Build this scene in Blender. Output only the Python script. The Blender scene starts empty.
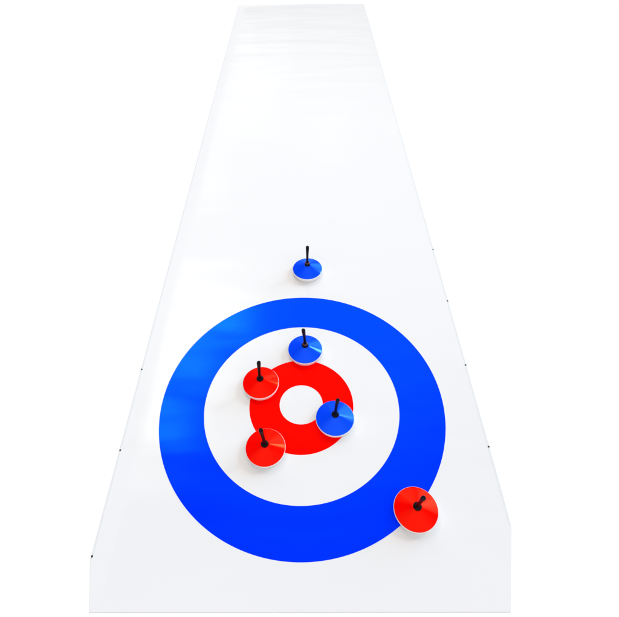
import bpy, bmesh, math
from mathutils import Vector, Matrix

C = bpy.context.scene
COL = C.collection
T = 0.003            # thickness of the mat; stones rest on its top

# ------------------------------------------------------------------ camera
def make_camera():
    cd = bpy.data.cameras.new('camera')
    cam = bpy.data.objects.new('camera', cd)
    COL.objects.link(cam)
    R = Vector((0.99964202, 0.00115637, -0.02673017))
    U = Vector((0.0162429, 0.767658, 0.64065386))
    F = Vector((-0.02126047, 0.64085869, -0.76736441))
    m = Matrix((R, U, -F)).transposed().to_4x4()
    m.translation = Vector((0, 0, 1.757 + T))
    cam.matrix_world = m
    cd.sensor_fit = 'HORIZONTAL'
    cd.sensor_width = 36.0
    cd.lens = 448.074 * 36.0 / 619.0
    cd.shift_x = (309.5 - 299.686) / 619.0
    cd.shift_y = (308.013 - 308.5) / 619.0
    cd.clip_start = 0.02
    cd.clip_end = 500
    C.camera = cam
make_camera()

# ------------------------------------------------------------------ light
SKY = 0.3
SUN_AZ, SUN_EL = 59.0, 38.0      # degrees clockwise from +Y, and up

def direction(az, el):
    a, e = math.radians(az), math.radians(el)
    return Vector((math.sin(a) * math.cos(e), math.cos(a) * math.cos(e), math.sin(e)))

def make_world():
    w = bpy.data.worlds.new("World")
    C.world = w
    w.use_nodes = True
    nt = w.node_tree
    nt.nodes.clear()
    N = nt.nodes.new
    L = nt.links.new
    out = N('ShaderNodeOutputWorld')
    sky = N('ShaderNodeTexSky')
    sky.sky_type = 'NISHITA'
    sky.sun_disc = False
    sky.sun_elevation = math.radians(SUN_EL)
    sky.sun_rotation = math.radians(SUN_AZ)
    sky.dust_density = 4.0
    bg = N('ShaderNodeBackground')
    bg.inputs['Strength'].default_value = 0.05 * SKY
    L(sky.outputs['Color'], bg.inputs['Color'])
    tc = N('ShaderNodeTexCoord')
    # cloud veil and soft noise, plus bright lobes added for reflections and fill
    sep = N('ShaderNodeSeparateXYZ')
    L(tc.outputs['Generated'], sep.inputs[0])
    def math_node(op, a, b=None, clamp=False):
        n = N('ShaderNodeMath'); n.operation = op; n.use_clamp = clamp
        for i, v in enumerate((a, b)):
            if v is None: continue
            if isinstance(v, (int, float)): n.inputs[i].default_value = v
            else: L(v, n.inputs[i])
        return n.outputs[0]
    def lobe(az, el, inner, outer, amount):
        d = direction(az, el)
        vm = N('ShaderNodeVectorMath'); vm.operation = 'DOT_PRODUCT'
        vm.inputs[1].default_value = d
        L(tc.outputs['Generated'], vm.inputs[0])
        mr = N('ShaderNodeMapRange'); mr.interpolation_type = 'SMOOTHSTEP'
        mr.inputs['From Min'].default_value = math.cos(math.radians(outer))
        mr.inputs['From Max'].default_value = math.cos(math.radians(inner))
        mr.inputs['To Min'].default_value = 0.0
        mr.inputs['To Max'].default_value = amount
        L(vm.outputs['Value'], mr.inputs['Value'])
        return mr.outputs['Result']
    noise = N('ShaderNodeTexNoise')
    noise.inputs['Scale'].default_value = 3.0
    noise.inputs['Detail'].default_value = 4.0
    L(tc.outputs['Generated'], noise.inputs['Vector'])
    veil = math_node('MULTIPLY_ADD', noise.outputs['Fac'], 0.5)
    veil.node.inputs[2].default_value = VEIL
    cc = N('ShaderNodeCombineColor')
    for k in range(3): L(veil, cc.inputs[k])
    total = cc.outputs[0]
    for *args, tone in LOBES:
        sc = N('ShaderNodeVectorMath'); sc.operation = 'SCALE'
        sc.inputs[0].default_value = tone
        L(lobe(*args), sc.inputs['Scale'])
        ad = N('ShaderNodeVectorMath'); ad.operation = 'ADD'
        L(total, ad.inputs[0]); L(sc.outputs[0], ad.inputs[1])
        total = ad.outputs[0]
    bg2 = N('ShaderNodeBackground')
    bg2.inputs['Strength'].default_value = 1.0
    L(total, bg2.inputs['Color'])
    add = N('ShaderNodeAddShader')
    L(bg.outputs[0], add.inputs[0]); L(bg2.outputs[0], add.inputs[1])
    L(add.outputs[0], out.inputs['Surface'])

VEIL = -0.04
WARM, PALE, BLUE = (1.0, 0.94, 0.80), (1.0, 0.99, 0.96), (0.50, 0.84, 1.15)
LOBES = [            # azimuth, elevation, inner radius, outer radius, brightness, colour
    (0, 46, 6, 34, 2.0, PALE),
    (-16, 50.5, 1.0, 4.0, 9.0, WARM), (-25, 47, 2.0, 6.0, 4.5, WARM),
    (-25, 54.0, 1.0, 3.2, 8.5, WARM), (-33, 51, 2.0, 5.0, 4.5, WARM),
    (-36, 60, 1.2, 3.6, 8.5, WARM), (-44, 56, 2.0, 6.0, 4.5, WARM),
    (-16, 33, 1.5, 5.0, 1.5, WARM), (-11, 25.5, 1.0, 4.5, 0.8, WARM), (-6, 24, 0.5, 3.0, 1.0, WARM),
    (-7, 19.5, 0.5, 2.2, 1.0, WARM), (-3, 20, 0.5, 2.0, 0.8, WARM), (13, 27, 0.5, 2.0, 1.2, WARM), (3, 29, 0.5, 2.0, 0.9, WARM),
    (0, 12, 4, 26, 0.35, PALE), (46, 17, 8, 28, 4.5, BLUE), (68, 24, 5, 18, 5.0, BLUE),
    (180, 38, 15, 75, 1.3, PALE),  # added fill from behind the camera, clear of the mat reflections
]
make_world()

sd = bpy.data.lights.new('sun', 'SUN')
sd.energy = 0.55
sd.angle = math.radians(9)
sd.color = (1.0, 0.96, 0.9)
sun = bpy.data.objects.new('sun', sd)
COL.objects.link(sun)
sun.rotation_euler = (-direction(SUN_AZ, SUN_EL)).to_track_quat('-Z', 'Y').to_euler()

C.view_settings.view_transform = 'Standard'
C.view_settings.look = 'None'
C.view_settings.exposure = -0.20
C.view_settings.gamma = 1.0
C.render.engine = 'CYCLES'

# ------------------------------------------------------------------ materials
def mat(name, base, rough=0.5, spec=0.5, tint=None, coat=0.0, vary=0.0, vscale=20, bump=0.0, bscale=200, rvary=0.0,
        wave=None, sheen=None):
    m = bpy.data.materials.new(name)
    m.use_nodes = True
    nt = m.node_tree; N = nt.nodes.new; L = nt.links.new
    p = nt.nodes['Principled BSDF']
    p.inputs['Base Color'].default_value = (*base, 1)
    p.inputs['Roughness'].default_value = rough
    p.inputs['Specular IOR Level'].default_value = spec
    if tint: p.inputs['Specular Tint'].default_value = (*tint, 1)
    p.inputs['Coat Weight'].default_value = coat
    tc = N('ShaderNodeTexCoord')
    if vary:
        n = N('ShaderNodeTexNoise'); n.inputs['Scale'].default_value = vscale; n.inputs['Detail'].default_value = 5
        L(tc.outputs['Object'], n.inputs['Vector'])
        mx = N('ShaderNodeMix'); mx.data_type = 'RGBA'
        mx.inputs[6].default_value = (*[c * (1 - vary) for c in base], 1)
        mx.inputs[7].default_value = (*[min(1, c * (1 + vary)) for c in base], 1)
        L(n.outputs['Fac'], mx.inputs[0]); L(mx.outputs[2], p.inputs['Base Color'])
    if rvary:
        n = N('ShaderNodeTexNoise'); n.inputs['Scale'].default_value = vscale * 2; n.inputs['Detail'].default_value = 4
        L(tc.outputs['Object'], n.inputs['Vector'])
        mr = N('ShaderNodeMapRange')
        mr.inputs['To Min'].default_value = rough - rvary; mr.inputs['To Max'].default_value = rough + rvary
        L(n.outputs['Fac'], mr.inputs['Value']); L(mr.outputs['Result'], p.inputs['Roughness'])
    last = None
    def addbump(height, dist, strength=1.0):
        nonlocal last
        b = N('ShaderNodeBump'); b.inputs['Strength'].default_value = strength; b.inputs['Distance'].default_value = dist
        L(height, b.inputs['Height'])
        if last: L(last, b.inputs['Normal'])
        last = b.outputs['Normal']
    if bump:
        n = N('ShaderNodeTexNoise'); n.inputs['Scale'].default_value = bscale; n.inputs['Detail'].default_value = 3
        L(tc.outputs['Object'], n.inputs['Vector']); addbump(n.outputs['Fac'], bump)
    if wave:                       # slack sheet: shallow ripples lying across its length
        mp = N('ShaderNodeMapping'); mp.inputs['Scale'].default_value = wave[0]
        L(tc.outputs['Object'], mp.inputs['Vector'])
        n = N('ShaderNodeTexNoise'); n.inputs['Scale'].default_value = 1.0; n.inputs['Detail'].default_value = 1.6
        L(mp.outputs[0], n.inputs['Vector']); addbump(n.outputs['Fac'], wave[1])
    if last: L(last, p.inputs['Normal'])
    if sheen:        # coloured gloss: body colour under a tinted glossy layer, mixed by Fresnel
        df = N('ShaderNodeBsdfDiffuse'); gl = N('ShaderNodeBsdfGlossy')
        fr = N('ShaderNodeFresnel'); fr.inputs['IOR'].default_value = 1.45
        mxs = N('ShaderNodeMixShader')
        gl.inputs['Color'].default_value = (*sheen, 1)
        for a, b in ((p.inputs['Base Color'], df.inputs['Color']), (p.inputs['Roughness'], gl.inputs['Roughness'])):
            if a.is_linked: L(a.links[0].from_socket, b)
            else: b.default_value = a.default_value
        if last:
            for q in (df, gl, fr): L(last, q.inputs['Normal'])
        L(fr.outputs[0], mxs.inputs[0]); L(df.outputs[0], mxs.inputs[1]); L(gl.outputs[0], mxs.inputs[2])
        L(mxs.outputs[0], nt.nodes['Material Output'].inputs['Surface'])
    return m

WAVE = ((0.9, 5.0, 1.0), 0.0050)
M_ground = mat('ground_white', (0.96, 0.96, 0.96), rough=1.0, spec=0.0, vary=0.005, vscale=2)
M_vinyl = mat('vinyl_white', (0.742, 0.716, 0.715), rough=0.18, spec=0.42, vary=0.012, vscale=1.6, rvary=0.04,
              bump=0.00004, bscale=300, wave=WAVE)
# matt margin along the left side of the sheet, fading into the glossy face
def matt_margin(m, x0, x1):
    nt = m.node_tree; N = nt.nodes.new; L = nt.links.new
    p = nt.nodes['Principled BSDF']
    src = p.inputs['Roughness'].links[0].from_socket
    tc = N('ShaderNodeTexCoord'); sp = N('ShaderNodeSeparateXYZ'); L(tc.outputs['Object'], sp.inputs[0])
    mr = N('ShaderNodeMapRange'); mr.interpolation_type = 'SMOOTHSTEP'
    mr.inputs['From Min'].default_value = x0; mr.inputs['From Max'].default_value = x1
    L(sp.outputs[0], mr.inputs['Value'])
    mx = N('ShaderNodeMix'); mx.inputs[2].default_value = 0.38
    L(mr.outputs['Result'], mx.inputs[0]); L(src, mx.inputs[3]); L(mx.outputs[0], p.inputs['Roughness'])
    m2 = N('ShaderNodeMix'); m2.inputs[2].default_value = 0.38; m2.inputs[3].default_value = 0.42
    L(mr.outputs['Result'], m2.inputs[0]); L(m2.outputs[0], p.inputs['Specular IOR Level'])
matt_margin(M_vinyl, -0.75, -0.67)
M_edge = mat('vinyl_edge', (0.68, 0.67, 0.68), rough=0.5, spec=0.3, vary=0.02, vscale=12)
M_bluep = mat('ink_blue', (0.0, 0.018, 1.0), rough=0.15, spec=0.5, sheen=(0.02, 0.75, 1.0), vary=0.03, vscale=3,
              rvary=0.04, wave=WAVE)
M_redp = mat('ink_red', (0.98, 0.0, 0.0), rough=0.26, spec=0.35, sheen=(1.0, 0.06, 0.02), vary=0.02, vscale=3, wave=WAVE)
M_bluec = mat('plastic_blue', (0.0, 0.052, 1.0), rough=0.12, spec=0.5, sheen=(0.24, 0.92, 1.0), vary=0.03, vscale=30, rvary=0.03)
M_redc = mat('plastic_red', (0.98, 0.0, 0.0), rough=0.12, spec=0.4, sheen=(1.0, 0.26, 0.09), vary=0.02, vscale=30, rvary=0.03)
M_base = mat('plastic_white', (0.86, 0.83, 0.82), rough=0.35, spec=0.4, vary=0.02, vscale=60)
M_rubber = mat('rubber_black', (0.002, 0.002, 0.003), rough=0.30, spec=0.10, vary=0.3, vscale=80, bump=0.0002, bscale=400)
M_brown = mat('collar_brown', (0.12, 0.03, 0.015), rough=0.35, spec=0.5, vary=0.1, vscale=90)
M_eyelet = mat('eyelet_black', (0.01, 0.01, 0.012), rough=0.4, spec=0.4, vary=0.2, vscale=90)

# ------------------------------------------------------------------ helpers
def link(name, bm, material, parent=None, smooth=False):
    me = bpy.data.meshes.new(name)
    bmesh.ops.recalc_face_normals(bm, faces=bm.faces)
    bm.to_mesh(me); bm.free()
    me.materials.append(material)
    if smooth:
        for f in me.polygons: f.use_smooth = True
        me.set_sharp_from_angle(angle=math.radians(40))
    o = bpy.data.objects.new(name, me)
    COL.objects.link(o)
    if parent: o.parent = parent
    return o

def empty(name, loc):
    o = bpy.data.objects.new(name, None)
    o.empty_display_size = 0.05
    o.location = loc
    COL.objects.link(o)
    return o

def lathe(profile, seg=96, bend=None, lip=None):
    """profile: list of (r, z), from the bottom axis to the top axis; bend(z) -> (dx, dy)"""
    bm = bmesh.new()
    rings = []
    for r, z in profile:
        dx, dy = bend(z) if bend else (0, 0)
        if r < 1e-7:
            rings.append([bm.verts.new((dx, dy, z))])
        else:
            rings.append([bm.verts.new((dx + r * math.cos(2 * math.pi * k / seg),
                                        dy + r * math.sin(2 * math.pi * k / seg), z)) for k in range(seg)])
    for a, b in zip(rings, rings[1:]):
        for k in range(seg):
            k2 = (k + 1) % seg
            if len(a) == 1 and len(b) == 1: continue
            if len(a) == 1: bm.faces.new((a[0], b[k], b[k2]))
            elif len(b) == 1: bm.faces.new((a[k], a[k2], b[0]))
            else: bm.faces.new((a[k], a[k2], b[k2], b[k]))
    return bm

def slab(points, z0, z1, bevel=0.0):
    bm = bmesh.new()
    lo = [bm.verts.new((x, y, z0)) for x, y in points]
    hi = [bm.verts.new((x, y, z1)) for x, y in points]
    n = len(points)
    bm.faces.new(lo[::-1]); top = bm.faces.new(hi)
    for k in range(n):
        bm.faces.new((lo[k], lo[(k + 1) % n], hi[(k + 1) % n], hi[k]))
    if bevel:
        bmesh.ops.bevel(bm, geom=list(top.edges), offset=bevel, segments=2, affect='EDGES')
    return bm

def annulus(cx, cy, r0, r1, z0, z1, seg=256, dy=0.0):
    bm = bmesh.new()
    V = []
    for r, z in ((r0, z0), (r0, z1), (r1, z1), (r1, z0)):
        V.append([bm.verts.new((cx + r * math.cos(2 * math.pi * k / seg), cy + (dy if r == r1 else 0) + r * math.sin(2 * math.pi * k / seg), z))
                  for k in range(seg)])
    for i in range(4):
        a, b = V[i], V[(i + 1) % 4]
        for k in range(seg):
            k2 = (k + 1) % seg
            bm.faces.new((a[k], a[k2], b[k2], b[k]))
    return bm

# ------------------------------------------------------------------ ground
bm = bmesh.new()
for x, y in ((-80, -80), (80, -80), (80, 80), (-80, 80)): bm.verts.new((x, y, 0))
bm.faces.new(list(bm.verts))
g = link('ground', bm, M_ground)
g['kind'] = 'structure'

# ------------------------------------------------------------------ the mat
XL, XR = -0.7846, 0.7152
MAT = [(-0.7416, 0.1750), (0.6349, 0.1735), (0.7138, 0.4290), (XR - 0.0002, 0.60), (0.6985, 6.03), (0.690, 6.075),
       (-0.771, 6.180), (-0.781, 6.14), (XL, 0.50), (-0.7842, 0.3287)]
mt = empty('curling_mat', (0, 0, 0))
mt['label'] = 'long glossy white vinyl mat printed with a blue and red ring target'
mt['category'] = 'curling mat'
link('mat_sheet', slab(MAT, 0.0004, T, 0.0008), M_vinyl, mt)
CX, CY = -0.0414, 0.9237
link('outer_ring', annulus(CX, CY, 0.4193, 0.6096, T - 0.0005, T + 0.0002, dy=0.004), M_bluep, mt)['label'] = 'broad blue ring printed on the mat'
link('inner_ring', annulus(CX, CY, 0.0934, 0.2248, T - 0.0005, T + 0.0002, 192), M_redp, mt)['label'] = 'red ring printed round the white centre'

def band(pts, w):           # narrow welded hem just inside the long edge
    inner = [(x + w, y) for x, y in pts]
    return slab(pts + inner[::-1], T - 0.0006, T + 0.0003, 0.0002)
link('edge_band', band([(0.7128, 0.432), (XR - 0.0012, 0.60), (0.6975, 6.02)], -0.006), M_edge, mt)
link('edge_band', band([(-0.7832, 0.331), (XL + 0.0010, 0.50), (-0.7800, 6.13)], 0.006), M_edge, mt)

def edge_x(side, y):
    return (XR - (y - 0.47) / (6.03 - 0.47) * (XR - 0.6985)) if side > 0 else XL + (y - 0.36) / 5.78 * 0.0036
for side, ks in ((-1, (0, 1, 2)), (1, (1, 2, 3, 4))):
    for k in ks:
        y = 0.3396 + k * 0.3862
        pr = [(0.0, 0.0), (0.0037, 0.0), (0.0037, 0.0008), (0.0031, 0.0014), (0.0020, 0.0012), (0.0015, 0.0004), (0.0, 0.0003)]
        o = link('eyelet', lathe(pr, 24), M_eyelet, mt, True)
        o.location = (edge_x(side, y) - side * 0.0035, y, T + 0.0005)

# ------------------------------------------------------------------ the stones
R, ZR, SL = 0.0790, 0.0295, math.tan(math.radians(24.6))
def cone_z(r): return ZR + 0.0016 + (0.0772 - r) * SL

def make_stone(name, cap_mat, loc, tip, label, brown_ring):
    root = empty(name, (loc[0], loc[1], T + 0.0002))
    root['label'] = label
    root['category'] = 'curling stone'
    root['group'] = 'floor curling stones on the mat'
    base = [(0, 0.001), (0.0722, 0.001), (0.0744, 0.0018), (0.0757, 0.0040), (0.0771, 0.0105), (0.0792, 0.0185),
            (0.0803, 0.0215), (0.0806, 0.0245), (0.0803, 0.0268), (0.0796, 0.0276), (0.0786, 0.0272), (0.0, 0.0272)]
    link('base', lathe(base, 128), M_base, root, True)
    cap = [(0.0, 0.0266), (0.0778, 0.0266), (0.0784, 0.0278), (0.0788, 0.0290), (0.0785, 0.0303)]
    cap += [(0.0772, cone_z(0.0772)), (0.0745, cone_z(0.0745)), (0.06, cone_z(0.06)), (0.04, cone_z(0.04)),
            (0.02, cone_z(0.02)), (0.013, cone_z(0.013)), (0.0, cone_z(0.013))]
    link('cap', lathe(cap, 160), cap_mat, root, True)
    zk = cone_z(0.0150)
    knob = [(0.0, zk - 0.002), (0.0150, zk - 0.002), (0.0156, zk + 0.001), (0.0154, zk + 0.004), (0.0141, zk + 0.0075),
            (0.0116, zk + 0.0105), (0.0090, zk + 0.0120), (0, zk + 0.0120)]
    link('knob', lathe(knob, 48), M_rubber, root, True)
    z0, z1 = zk + 0.0115, 0.1850
    def bend(z):
        t = max(0, (z - z0) / (z1 - z0))
        return (tip[0] * t ** 1.5, tip[1] * t ** 1.5)
    h = [(0, z0), (0.0084, z0), (0.0078, z0 + 0.006), (0.0066, z0 + 0.016), (0.0062, z0 + 0.03), (0.0064, z0 + 0.05),
         (0.0068, z0 + 0.065), (0.0074, z0 + 0.078), (0.0082, z1 - 0.022), (0.0086, z1 - 0.012), (0.0084, z1 - 0.004),
         (0.0074, z1 - 0.0012), (0.0056, z1), (0.0046, z1 - 0.0008), (0.0, z1 - 0.0010)]
    link('handle', lathe(h, 40, bend), M_rubber, root, True)
    if brown_ring:  # small brown ring round the foot of the handle
        zb = zk + 0.0112
        b = [(0, zb - 0.001), (0.0112, zb - 0.001), (0.0116, zb + 0.0005), (0.0116, zb + 0.0040), (0.0098, zb + 0.0055), (0.0, zb + 0.0055)]
        link('collar', lathe(b, 32), M_brown, root, True)
    return root

STONES = [
    (M_bluec, (-0.0060, 1.7209), (0.002, 0.005), 'blue stone standing alone on plain white mat beyond the blue outer ring', True),
    (M_bluec, (-0.0218, 1.1931), (-0.006, -0.004), 'blue stone on the white band with its front edge touching the red ring', True),
    (M_bluec, (0.0998, 0.8444), (0.006, 0.000), 'blue stone over the right side of the red ring, beside the white centre', False),
    (M_redc, (-0.2200, 1.0183), (0.006, 0.005), 'red stone over the upper left edge of the red ring', False),
    (M_redc, (-0.1842, 0.7210), (-0.005, 0.003), 'red stone over the lower left edge of the red ring', False),
    (M_redc, (0.3758, 0.4829), (-0.002, -0.008), 'red stone nearest the camera, across the outer edge of the blue ring', False),
]
for m, loc, tip, lab, br in STONES:
    make_stone('curling_stone', m, loc, tip, lab, br)
